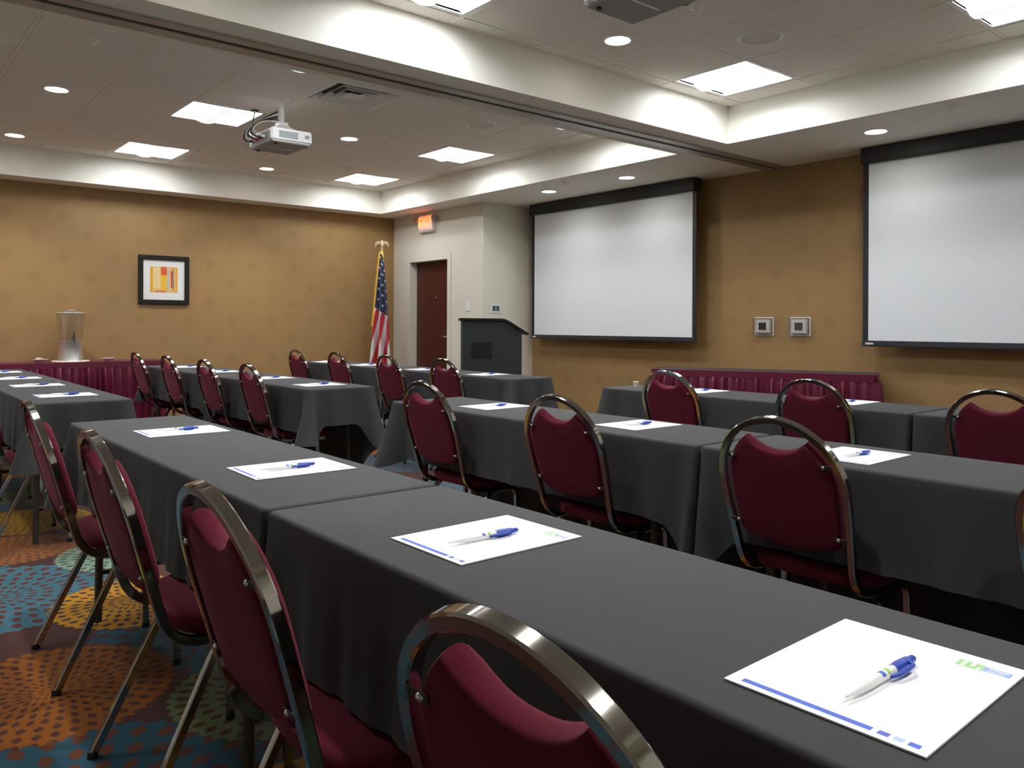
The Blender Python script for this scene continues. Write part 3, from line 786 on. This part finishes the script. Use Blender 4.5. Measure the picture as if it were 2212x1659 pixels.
# cloth: folds fanning out from the pole top; u across, v down
NU, NV = 60, 70; vs = []; fs = []; uvs = []
side = Vector((.62, .785, 0)).normalized(); out = Vector((.785, -.62, 0))
for j in range(NV + 1):
    v = j / NV; z = 2.065 - 1.47 * v
    wl = -.018 - .135 * v ** 0.9; wr = .016 + .115 * v ** 0.85
    for i in range(NU + 1):
        u = i / NU
        s_ = wl + (wr - wl) * u
        dep = (.012 + .055 * v) * math.sin(u * 2 * PI * 2.3 + .6 * v) + .02 * math.sin(u * PI) + .015
        p = side * s_ + out * dep
        vs.append((p.x, p.y, z - .02 * (1 - u) * v)); uvs.append((u, v))
for j in range(NV):
    for i in range(NU):
        a = j * (NU + 1) + i; fs.append((a, a + 1, a + NU + 2, a + NU + 1))
me = bpy.data.meshes.new('flag_cloth'); me.from_pydata(vs, [], fs); me.materials.append(M['flag'])
uvl = me.uv_layers.new(name='UVMap')
for lp in me.loops: uvl.data[lp.index].uv = uvs[lp.vertex_index]
me.polygons.foreach_set('use_smooth', [True] * len(me.polygons))
fo = link('flag_cloth', me, t)
so = fo.modifiers.new('thickness', 'SOLIDIFY'); so.thickness = .003
fr_pts = []
for j in range(0, 46):
    v = j / NV; z = 2.07 - 1.47 * v; wl = -.018 - .135 * v ** 0.9
    fr_pts.append(side * (wl - .008) + out * (.012 + .03 * v + .004 * math.sin(j * .9)) + Vector((0, 0, z)))
top_pts = [side * .016 + out * .02 + Vector((0, 0, 2.00)), side * .012 + out * .03 + Vector((0, 0, 2.05)), side * .0 + out * .03 + Vector((0, 0, 2.075))]
MB().sweep(top_pts + fr_pts, rsec(.008, .017, .003), out, True).build('fringe', M['fringe'], t, 50)

# ------------------------------------------------------------------ lectern
lect = thing('lectern', 'black lectern with sloped top standing in front of the cream wall', 'lectern', (-6.05, 4.76, 0), math.radians(56))
LW, LD = .275, .25        # half width of the side profile, half depth
prof = [(-LW, .0), (LW, .0), (LW, 1.075), (.13, 1.175), (.09, 1.185), (-LW, 1.19)]
MB().rings([[(p[0], -LD, p[1]) for p in prof], [(p[0], LD, p[1]) for p in prof]]).build('body', M['lectern'], lect)
tp = [(-LW - .025, 1.19), (.085, 1.188), (.125, 1.180), (.15, 1.168), (LW + .055, 1.055)]
tl = [(p[0], p[1] + .022) for p in tp]
tl[3] = (tl[3][0] + .006, tl[3][1] - .002); tl[4] = (tl[4][0] + .012, tl[4][1] - .006)
m_ = MB(); n = len(tp)
lo = [(p[0], -LD - .02, p[1]) for p in tp] + [(p[0], -LD - .02, p[1]) for p in reversed(tl)]
hi = [(p[0], LD + .02, p[1]) for p in tp] + [(p[0], LD + .02, p[1]) for p in reversed(tl)]
m_.rings([lo, hi]).build('top', M['lectern_top'], lect)
gr = MB().box(-.195, -.005, -LD - .006, -LD + .001, .845, .99, .002).build('vent_grille', M['lectern_grille'], lect)
for k in range(6):
    MB().box(-.185, -.015, -LD - .009, -LD - .005, .862 + k * .021, .868 + k * .021).build('louver', M['lectern_top'], gr)
MB().box(-LW - .02, LW + .02, -LD - .02, LD + .02, 0, .07, .004).build('plinth', M['lectern_top'], lect)

# ------------------------------------------------------------------ tables and cloths
ZT = 0.755
leg_sec = circ(.014, 10)
def table(x0, x1, y0, y1, label, group, zt=ZT):
    cx, cy = (x0 + x1) / 2, (y0 + y1) / 2; a, b = (x1 - x0) / 2 - .006, (y1 - y0) / 2 - .006
    t = thing('folding_table', label, 'table', (cx, cy, 0), 0, group)
    MB().box(-a, a, -b, b, zt - .030, zt - .003, .004).build('tabletop', M['table_ply'], t)
    for sx in (-1, 1):
        X = sx * (a - .22)
        for sy in (-1, 1):
            MB().sweep([(X, sy * (b - .06), zt - .03), (X, sy * (b - .05), .015)], leg_sec, (1, 0, 0)).build('leg', M['table_leg'], t, 40)
        MB().sweep([(X, -b + .055, .20), (X, b - .055, .20)], circ(.010, 8), (1, 0, 0)).build('crossbar', M['table_leg'], t, 40)
        MB().box(X - .02, X + .02, -b + .03, b - .03, zt - .05, zt - .028).build('leg_bracket', M['table_leg'], t)
    return t

def cloth(x0, x1, y0, y1, label, group, drops, abut_l=False, abut_r=False, zt=ZT, seed=0, mat='cloth'):
    """drops: front, back, left, right; cone folds hang at the free corners"""
    rnd = random.Random(seed)
    cx, cy = (x0 + x1) / 2, (y0 + y1) / 2; a, b = (x1 - x0) / 2, (y1 - y0) / 2
    df, db, dl, dr = drops; rc = .016
    S = []   # samples: x, y, nx, ny, drop, fold amount, pinch amount, abut flag, arc position
    def corner_drop(d1, d2): return math.hypot(d1, d2) * .92
    cd = {'fl': corner_drop(df, dl), 'fr': corner_drop(df, dr), 'bl': corner_drop(.36, dl), 'br': corner_drop(.36, dr)}
    if abut_l: cd['fl'] = df + .13; cd['bl'] = db + .03
    if abut_r: cd['fr'] = df + .13; cd['br'] = db + .03
    def side_pts(L, c0, c1, base, nrm, pos, free0, free1, abut):
        k = max(10, int(L / .022))
        for i in range(k + 1):
            q = i / k; q = q * q * (3 - 2 * q) * .25 + q * .75; s = q * L
            sg = .060 if L < 1 else .085
            e0 = math.exp(-(s / sg) ** 2); e1 = math.exp(-((L - s) / sg) ** 2)
            d = base + (c0 - base) * e0 + (c1 - base) * e1
            f = free0 * math.exp(-(s / .035) ** 2) + free1 * math.exp(-((L - s) / .035) ** 2)
            g = free0 * math.exp(-((s - .10) / .045) ** 2) + free1 * math.exp(-((L - s - .10) / .045) ** 2)
            x, y = pos(s); S.append((x, y, nrm[0], nrm[1], d, f, g, abut, s))
    def corner_pts(cxx, cyy, a0, d, fold, ab):
        for i in range(1, 6):
            an = a0 + (PI / 2) * i / 6
            S.append((cxx + rc * math.cos(an), cyy + rc * math.sin(an), math.cos(an), math.sin(an), d, fold, 0, ab, 0))
    FL = .5 if abut_l else 1; FR = .5 if abut_r else 1
    side_pts(2 * a - 2 * rc, cd['fl'], cd['fr'], df, (0, -1), lambda s: (-a + rc + s, -b), FL, FR, 0)
    corner_pts(a - rc, -b + rc, -PI / 2, cd['fr'], FR, 1 if abut_r else 0)
    side_pts(2 * b - 2 * rc, cd['fr'], cd['br'], dr, (1, 0), lambda s: (a, -b + rc + s), FR, FR, 1 if abut_r else 0)
    corner_pts(a - rc, b - rc, 0, cd['br'], FR, 1 if abut_r else 0)
    side_pts(2 * a - 2 * rc, cd['br'], cd['bl'], db, (0, 1), lambda s: (a - rc - s, b), FR, FL, 0)
    corner_pts(-a + rc, b - rc, PI / 2, cd['bl'], FL, 1 if abut_l else 0)
    side_pts(2 * b - 2 * rc, cd['bl'], cd['fl'], dl, (-1, 0), lambda s: (-a, b - rc - s), FL, FL, 1 if abut_l else 0)
    corner_pts(-a + rc, -b + rc, PI, cd['fl'], FL, 1 if abut_l else 0)
    p1, p2 = rnd.uniform(0, 6), rnd.uniform(0, 6); wl = rnd.uniform(.17, .23)
    rows = [0, .35, .7, 1.0] ; loops = []
    er = .010
    for q in (0, 1, 2, 3):        # rolled top edge
        th = q / 3 * PI / 2
        loops.append([(x - nx * er * (1 - math.sin(th)), y - ny * er * (1 - math.sin(th)), zt - er * (1 - math.cos(th))) for x, y, nx, ny, *_ in S])
    NR = 13
    for r in range(1, NR + 1):
        q = r / NR; lp = []
        for x, y, nx, ny, d, f, g, ab, s in S:
            off = 0.010 * q
            if not ab:
                off += q ** 1.3 * (.0055 * math.sin(2 * PI * s / wl + p1) + .0035 * math.sin(2 * PI * s / .083 + p2))
            off += f * .080 * q ** 1.1 - g * .026 * q
            X, Y = x + nx * off, y + ny * off
            if ab: X = x + nx * .002; Y = y + ny * (off if abs(ny) > .3 else 0)
            lp.append((X, Y, zt - er - (d - er) * q))
        loops.append(lp)
    m_ = MB(); m_.rings(loops, True, False)
    o = m_.build('tablecloth', M[mat], None, 50, (cx, cy, 0))
    return tag(o, label, 'tablecloth', group)

RA, RB = (-3.575, -1.650), (-1.636, .29)
LA, LB = (-6.225, -4.50), (-7.96, -6.239)
ROWY = {'R1': (.688, 1.135), 'R2': (2.165, 2.61), 'R3': (3.72, 4.175), 'L1': (.70, 1.165), 'L2': (2.15, 2.605), 'L3': (3.72, 4.145)}
rown = {'1': 'rear', '2': 'middle', '3': 'front'}
k = 0
for rk, (y0, y1) in ROWY.items():
    r = rown[rk[1]]
    for (x0, x1), inner in (((RA if rk[0] == 'R' else LA), True), ((RB if rk[0] == 'R' else LB), False)):
        sd = 'right' if rk[0] == 'R' else 'left'
        where = 'aisle end' if inner else 'outer end'
        k += 1
        table(x0, x1, y0, y1, 'folding table under dark cloth, %s of %s row, %s of aisle' % (where, r, sd), 'classroom tables')
        if rk[0] == 'R': al, ar = (False, True) if inner else (True, False)
        else: al, ar = (True, False) if inner else (False, True)
        cloth(x0, x1, y0, y1, 'charcoal tablecloth at the %s of the %s row, %s side of the aisle' % (where, r, sd), 'charcoal tablecloths',
              (.275, .55, .23, .23), al, ar, ZT, k)

# skirted side tables
def skirt(pts, zt, label, name='table_skirt', inset=None, closed=False):
    """pleated skirt hung along a polyline (outer face to the right of travel)"""
    P = [Vector((p[0], p[1], 0)) for p in pts]
    t = thing(name, label, 'table skirt', (P[0].x, P[0].y, 0))
    samp = []
    for i in range(len(P) - 1):
        d = P[i + 1] - P[i]; L = d.length; d.normalize(); nn = Vector((d.y, -d.x, 0)); k_ = int(L / .008)
        for j in range(k_ + (1 if i == len(P) - 2 else 0)): samp.append((P[i] + d * (j * L / k_), nn))
    def grid(rows):
        vs = []; fs = []; n_ = len(samp)
        for z, fn in rows:
            for j, (p, nn) in enumerate(samp):
                q = p + nn * fn(j) - P[0]; vs.append((q.x, q.y, z))
        for r_ in range(len(rows) - 1):
            for j in range(n_ - 1): fs.append((r_ * n_ + j, r_ * n_ + j + 1, (r_ + 1) * n_ + j + 1, (r_ + 1) * n_ + j))
        m_ = MB(); m_.add(vs, fs); return m_
    rn = random.Random(3); ph = [rn.uniform(-.5, .5) for _ in range(len(samp) // 4 + 3)]
    def pl(amp):
        return lambda j: .006 + amp * (1.0 - abs(math.sin(j * .40 + 1.3 * math.sin(j * .083) + .8 * math.sin(j * .031)))) * (1.6 + .7 * math.sin(j * .113)) + .25 * amp * math.sin(j * 1.3)
    band = grid([(zt + .004, lambda j: .002), (zt + .003, lambda j: .012), (zt - .055, lambda j: .013), (zt - .06, lambda j: .004)])
    band.build('band', M['satin'], t, 60)
    grid([(zt - .05, pl(.005)), (zt - .09, pl(.020)), (zt - .30, pl(.028)), (zt - .55, pl(.030)), (.01, pl(.030))]).build('pleats', M['satin'], t, 80)
    return t
# front table, set askew by the screen wall
ang = math.radians(24); fl = Vector((-4.55, 5.36, 0)); ex = Vector((math.cos(ang), math.sin(ang), 0)); ey = Vector((-math.sin(ang), math.cos(ang), 0))
LZ = .775; Lw, Ld = 1.755, .45
t = thing('buffet_table', 'narrow buffet table standing askew beside the front wall between the screens', 'table', tuple(fl + ex * Lw / 2 + ey * Ld / 2), ang)
MB().box(-Lw / 2, Lw / 2, -Ld / 2, Ld / 2, LZ - .03, LZ - .003, .003).build('tabletop', M['table_ply'], t)
for sx in (-1, 1):
    for sy in (-1, 1): MB().sweep([(sx * (Lw / 2 - .2), sy * (Ld / 2 - .06), LZ - .03), (sx * (Lw / 2 - .2), sy * (Ld / 2 - .06), 0.01)], leg_sec, (1, 0, 0)).build('leg', M['table_leg'], t, 40)
o = MB().box(-Lw / 2, Lw / 2, -Ld / 2, Ld / 2, LZ - .003, LZ + .001).build('table_topper', M['cloth'], None, None, tuple(fl + ex * Lw / 2 + ey * Ld / 2), ang)
tag(o, 'flat charcoal cloth covering the top of the skirted front buffet table', 'tablecloth')
c0, c1, c2, c3 = fl, fl + ex * Lw, fl + ex * Lw + ey * Ld, fl + ey * Ld
skirt([c3, c0, c1, c2], LZ, 'maroon pleated skirt around the buffet table near the screen wall')
# left table along the picture wall
SX0, SX1, SY0, SY1 = XL + .02, -8.93, -1.2, 2.62
t = thing('buffet_table', 'long buffet table with maroon skirt along the tan picture wall', 'table', ((SX0 + SX1) / 2, (SY0 + SY1) / 2, 0))
a, b = (SX1 - SX0) / 2, (SY1 - SY0) / 2
MB().box(-a, a, -b, b, ZT - .03, ZT - .003, .003).build('tabletop', M['table_ply'], t)
for sx in (-1, 1):
    for sy in (-1, 1): MB().sweep([(sx * (a - .06), sy * (b - .2), ZT - .03), (sx * (a - .06), sy * (b - .2), 0.01)], leg_sec, (1, 0, 0)).build('leg', M['table_leg'], t, 40)
o = MB().box(-a, a, -b, b, ZT - .003, ZT + .001).build('table_topper', M['satin'], None, None, ((SX0 + SX1) / 2, (SY0 + SY1) / 2, 0))
tag(o, 'flat maroon cloth covering the buffet table under the drink dispenser', 'tablecloth')
skirt([(SX0, SY0), (SX1, SY0), (SX1, SY1), (SX0, SY1)], ZT, 'maroon pleated skirt hanging on the buffet table along the picture wall')

# ------------------------------------------------------------------ drink dispenser and small dishes
UX, UY = -9.17, 1.772
t = thing('drink_dispenser', 'drink dispenser with clear tapered tank and steel base on the maroon table', 'dispenser', (UX, UY, ZT + .001))
MB().lathe([(.172, 0), (.176, .006), (.168, .013)], 36).build('tray', M['ivory'], t, 40)
MB().lathe([(.118, .012), (.112, .04), (.100, .205), (.104, .212)], 36).build('base', M['steel'], t, 40)
MB().lathe([(.095, .212), (.105, .218), (.128, .44), (.132, .485), (.128, .487), (.124, .44), (.101, .224), (.02, .220)], 36).build('tank', M['clear'], t, 40)
MB().lathe([(.035, .22), (.033, .45), (.02, .455)], 24).build('ice_core', M['clear'], t, 40)
lid = MB().lathe([(.136, .487), (.138, .494), (.134, .500), (.06, .506), (.04, .508)], 36).build('lid', M['grey_plastic'], t, 40)
MB().lathe([(.012, .506), (.030, .515), (.034, .524), (.022, .532)], 20).build('knob', M['steel'], lid, 40)
sp = MB().sweep([(.095, 0, .245), (.150, 0, .245), (.168, 0, .238), (.172, 0, .205)], circ(.011, 10)).build('spout', M['dark_plastic'], t, 50)
MB().box(.140, .160, -.006, .006, .25, .300, .003).build('tap_lever', M['dark_plastic'], sp)
def dish(x, y, label, mat, inner):
    t = thing('small_dish', label, 'dish', (x, y, ZT + .001), 0, 'small dishes beside the dispenser')
    MB().lathe([(.03, 0), (.035, .006), (.066, .028), (.070, .032), (.064, .031), (.03, .010)], 26).build('bowl', M[mat], t, 40)
    if inner:
        for q in range(5):
            an = q * 1.3; MB().box(-.02, .02, -.014, .014, 0, .006, .002).build('packet', M['ivory' if q % 2 else 'white_plastic'], t, None, (.025 * math.cos(an), .025 * math.sin(an), .018 + .006 * q), an)
dish(-9.13, 1.50, 'small dish of packets on the maroon table left of the drink dispenser', 'white_plastic', True)
dish(-9.13, 2.12, 'small empty dish on the maroon table right of the drink dispenser', 'white_plastic', False)
t = thing('paper_cup', 'small cream cup on the left corner of the front right table', 'cup', (-3.43, 3.88, ZT + .0005))
MB().lathe([(.013, 0), (.014, .003), (.018, .036), (.019, .038), (.016, .036), (.012, .004)], 20).build('cup', M['ivory'], t, 40)

# ------------------------------------------------------------------ notepads and pens
pad_mesh = MB().box(-.108, .108, -.140, .140, 0, .0018).mesh('notepad', M['paper'])
pen_proto = {}
def pen_meshes():
    p = pen_proto
    p['barrel'] = MB().lathe([(.0012, -.074), (.0022, -.066), (.0048, -.048), (.0055, -.03), (.0055, .030)], 16, axis='y').mesh('barrel', M['pen_barrel'], 40)
    p['tip'] = MB().lathe([(.0005, -.078), (.0012, -.074)], 10, axis='y').mesh('tip', M['pen_tip'], 40)
    p['collar'] = MB().lathe([(.0060, .028), (.0068, .040), (.0062, .055), (.0058, .064)], 16, axis='y').mesh('collar', M['blue_plastic'], 40)
    p['clicker'] = MB().lathe([(.0044, .064), (.0044, .076), (.0025, .080)], 14, axis='y').mesh('clicker', M['blue_plastic'], 40)
    p['clip'] = MB().sweep([(.004, .058, .003), (.012, .052, .003), (.0125, .040, .002), (.010, .020, .0), (.007, .012, -.001), (.0055, .013, -.001)], rsec(.0018, .0022, .0006), (0, 0, 1)).mesh('clip', M['blue_plastic'], 40)
pen_meshes()
def pad(x, y, label, penlabel, rz=0.0, pen=True, pdx=None):
    o = link('notepad', pad_mesh, None, (x, y, ZT + .0008), rz); tag(o, label, 'notepad', 'notepads on the tables')
    if not pen: return
    t = thing('pen', penlabel, 'pen', (x + (.012 if pdx is None else pdx), y - .018, ZT + .0026 + .0068), rz + math.radians(random.uniform(-4, 4)), 'pens on the notepads')
    for nm in ('barrel', 'tip', 'collar', 'clicker', 'clip'): link(nm, pen_proto[nm], t)
NP = [(-.431, .897, 'closest, at the lower right corner', .02),
      (-1.171, .915, 'on the near table just right of the seam', .01),
      (-2.070, .940, 'on the near table just left of the seam', -.02),
      (-3.030, .950, 'at the aisle end of the near right table', -.01),
      (-3.035, 2.42, 'at the aisle end of the middle right table', .03),
      (-2.125, 2.42, 'on the middle right table, second from aisle', 0),
      (-1.215, 2.375, 'on the middle right table, third from aisle', .02),
      (-.46, 2.38, 'on the middle right table, fourth from aisle', 0),
      (-3.00, 3.98, 'on the front right table, leftmost', 0),
      (-2.10, 4.02, 'on the front right table, second from left', .01),
      (-1.20, 3.98, 'on the front right table, third from left', 0),
      (-4.93, .93, 'on the rear left table, nearest the aisle', 0),
      (-5.81, .935, 'second from the aisle on the rear left table', 0),
      (-6.62, .94, 'third from the aisle on the rear left table', .01),
      (-7.50, .95, 'farthest on the rear left table', 0),
      (-4.82, 2.375, 'nearest the aisle on the middle left table', .01),
      (-5.62, 2.39, 'second from the aisle on the middle left table', 0),
      (-6.60, 2.38, 'third from the aisle on the middle left table', 0),
      (-7.48, 2.38, 'farthest on the middle left table', 0),
      (-5.03, 3.93, 'nearest the aisle on the front left table', .02),
      (-5.93, 3.93, 'second from the aisle on the front left table', 0),
      (-6.88, 3.90, 'third from the aisle on the front left table', 0),
      (-7.70, 3.90, 'farthest on the front left table', 0)]
for x, y, w_, rz in NP:
    pad(x, y, 'white notepad ' + w_, 'blue and white pen on the notepad ' + w_, rz, True, -.012 if w_.startswith('at the aisle end of the near') else None)

# ------------------------------------------------------------------ chairs
KT = .28
def bp(x, z, d=0.0):          # point on the tilted back plane, d forward along its normal
    nrm = math.hypot(1, KT)
    return Vector((x, (.885 - z) * KT + d / nrm, z + d * KT / nrm))
def halfw(z):
    if z >= .70: return .195
    q = max(0, (z - .40) / .30); return .178 + .017 * (q * q * (3 - 2 * q))
chair_meshes = {}
def make_chair_meshes():
    cm = chair_meshes
    # bent tube: under the seat, up one side, over the arch and down the other
    half = [Vector((.176, .46, .398)), Vector((.177, .33, .398))]
    corner = Vector((halfw(.40), (.885 - .398) * KT, .398))
    half += bez(corner + Vector((0, .085, 0)), corner, bp(halfw(.48), .48), 9)
    half += [bp(halfw(z), z) for z in (.53, .58, .63, .67)]
    arch = [bp(.195 * math.cos(PI * i / 28), .70 + .185 * math.sin(PI * i / 28)) for i in range(29)]
    path = half + arch + [Vector((-p.x, p.y, p.z)) for p in reversed(half)]
    cm['back_frame'] = MB().sweep(path, rsec(.0115, .0100, .0028), (0, 0, 1)).mesh('back_frame', M['chrome'], 30)
    # upholstered back: oval with a scooped hand hold at the top
    ol = []
    ga = .026
    A, Bz = .195 - ga, .185 - ga
    tx = .098; th = math.acos(tx / A)
    for i in range(13):               # scoop, left tip to right tip
        q = -1 + 2 * i / 12; zt_ = .70 + Bz * math.sin(th)
        ol.append((q * tx, zt_ - .036 * (1 - abs(q) ** 2.2)))
    for i in range(1, 11):
        an = th * (1 - i / 10); ol.append((A * math.cos(an), .70 + Bz * math.sin(an)))
    for z in (.66, .62, .585, .56): ol.append((halfw(z) - ga, z))
    xb = halfw(.55) - ga
    bott = [(xb - .003, .540), (xb - .016, .527)] + [(xb * q, .507 + .018 * (q / .85) ** 2) for q in (.7, .45, .2)]
    ol += bott + [(0, .5065)]
    ol += [(-x, z) for x, z in reversed(bott)] + [(-(halfw(z) - ga), z) for z in (.56, .585, .62, .66)]
    for i in range(0, 10):
        an = th * (i / 10); ol.append((-A * math.cos(an), .70 + Bz * math.sin(an)))
    cz = .675
    loops = []
    for s, d in ((.45, -.010), (.90, -.010), (.965, -.0085), (.99, -.003), (1.0, .006), (1.0, .014), (.985, .022), (.945, .028), (.85, .034), (.6, .038), (.25, .040)):
        loops.append([bp(x * s, cz + (z - cz) * s, d) for x, z in ol])
    cm['backrest'] = MB().rings(loops).mesh('backrest', M['burgundy'], 55)
    # seat cushion
    so_ = []
    n_ = 44
    for i in range(n_):
        an = 2 * PI * i / n_; c_, s_ = math.cos(an), math.sin(an)
        e = .52
        px = math.copysign(abs(c_) ** e, c_); py = math.copysign(abs(s_) ** e, s_)
        so_.append((px * (.205 + .008 * py), .345 + py * .185))
    loops = []
    for s, z in ((.90, .412), (.975, .412), (1.0, .420), (1.01, .434), (1.0, .448), (.96, .458), (.86, .466), (.6, .472), (.25, .474)):
        loops.append([(x * s, .345 + (y - .345) * s, z) for x, y in so_])
    cm['seat'] = MB().rings(loops).mesh('seat', M['burgundy'], 60)
    cm['seat_pan'] = MB().box(-.165, .165, .20, .49, .402, .413).box(-.176, .176, .24, .262, .390, .402).box(-.176, .176, .40, .422, .390, .402).mesh('seat_pan', M['bracket'])
    sq = rsec(.0105, .0095, .0025)
    for sx, nm in ((-1, 'l'), (1, 'r')):
        top = Vector((sx * .200, .245, .397)); foot = Vector((sx * .222, .055, .008)); d = (foot - top).normalized()
        p = [Vector((sx * .198, .34, .397))] + bez(Vector((sx * .199, .29, .397)), top, top + d * .045, 6) + [foot]
        cm['rear' + nm] = MB().sweep(p, sq, (0, 0, 1)).mesh('leg', M['chrome'], 30)
        top = Vector((sx * .199, .40, .397)); foot = Vector((sx * .210, .415, .008)); d = (foot - top).normalized()
        p = [Vector((sx * .198, .31, .397))] + bez(Vector((sx * .199, .355, .397)), top, top + d * .045, 6) + [foot]
        cm['front' + nm] = MB().sweep(p, sq, (0, 0, 1)).mesh('leg', M['chrome'], 30)
    cm['glide'] = MB().lathe([(.013, 0), (.014, .004), (.013, .018)], 12).mesh('foot_glide', M['black_rubber'], 40)
    cm['screw'] = MB().lathe([(.0058, 0), (.0055, -.0025), (.0035, -.0045), (.0008, -.005)], 12, axis='y').mesh('screw', M['screw'], 60)
    cm['bracket'] = MB().box(-.019, .019, -.002, .0005, -.0065, .0065, .0008).mesh('back_bracket', M['bracket'])
make_chair_meshes()
def make_chair():
    cm = chair_meshes
    t = link('banquet_chair', None)
    link('back_frame', cm['back_frame'], t); link('backrest', cm['backrest'], t); link('seat', cm['seat'], t); link('seat_pan', cm['seat_pan'], t)
    for nm, fx, fy in (('rearl', -.222, .055), ('rearr', .222, .055), ('frontl', -.210, .415), ('frontr', .210, .415)):
        l_ = link('leg', cm[nm], t); link('foot_glide', cm['glide'], l_, (fx, fy, 0))
    for x, z in ((-.150, .770), (.150, .770), (-.165, .567), (.165, .567)):
        p = bp(x, z, -.0105)
        o = link('back_bracket', cm['bracket'], t, tuple(p)); o.rotation_euler = (math.atan(KT), 0, 0)
        link('screw', cm['screw'], o, (-.006 if x > 0 else .006, -.0015, 0))
    return t
proto = make_chair(); first = True
# centre x, y of the back top, small turn (deg), what sets it apart
CH = [(-.550, .440, 1.5, 'nearest the viewer, its arch cut off by the bottom edge'),
      (-1.305, .440, -1.0, 'second nearest, lower left, at the seam of the near table'),
      (-2.120, .450, -1.0, 'third nearest, at the near table before the aisle end chair'),
      (-3.030, .460, -2.0, 'at the aisle end of the near right table'),
      (-1.275, 2.015, 0.0, 'third from the aisle at the middle right table'),
      (-2.170, 2.005, 0.5, 'second from the aisle at the middle right table'),
      (-3.070, 2.015, 0.0, 'at the aisle end of the middle right table'),
      (-.470, 2.015, 0.0, 'cut off by the right edge, middle right table'),
      (-2.975, 3.615, 0.0, 'leftmost at the front right table'),
      (-2.090, 3.620, 0.0, 'second from left at the front right table'),
      (-1.268, 3.620, 0.0, 'rightmost in view at the front right table'),
      (-5.08, 1.995, -1.0, 'nearest the aisle at the middle left table'),
      (-5.90, 1.995, 0.0, 'second from the aisle at the middle left table'),
      (-6.78, 1.995, 0.0, 'third from the aisle at the middle left table'),
      (-7.70, 2.000, 0.0, 'farthest from the aisle at the middle left table'),
      (-5.05, 3.500, 0.0, 'nearest the aisle at the front left table'),
      (-5.88, 3.500, 1.0, 'second from the aisle at the front left table'),
      (-6.78, 3.500, 0.0, 'third from the aisle at the front left table'),
      (-7.65, 3.500, 0.0, 'farthest from the aisle at the front left table'),
      (-4.94, .500, 0.0, 'at the rear left table, aisle end, only seat and legs in view'),
      (-5.84, .520, 0.0, 'second at the rear left table, only a seat edge in view')]
for x, y, r_, w_ in CH:
    o = proto if first else copy_tree(proto)
    first = False
    o.location = (x, y, 0); o.rotation_euler = (0, 0, math.radians(r_))
    tag(o, 'burgundy banquet chair ' + w_, 'chair', 'banquet chairs')
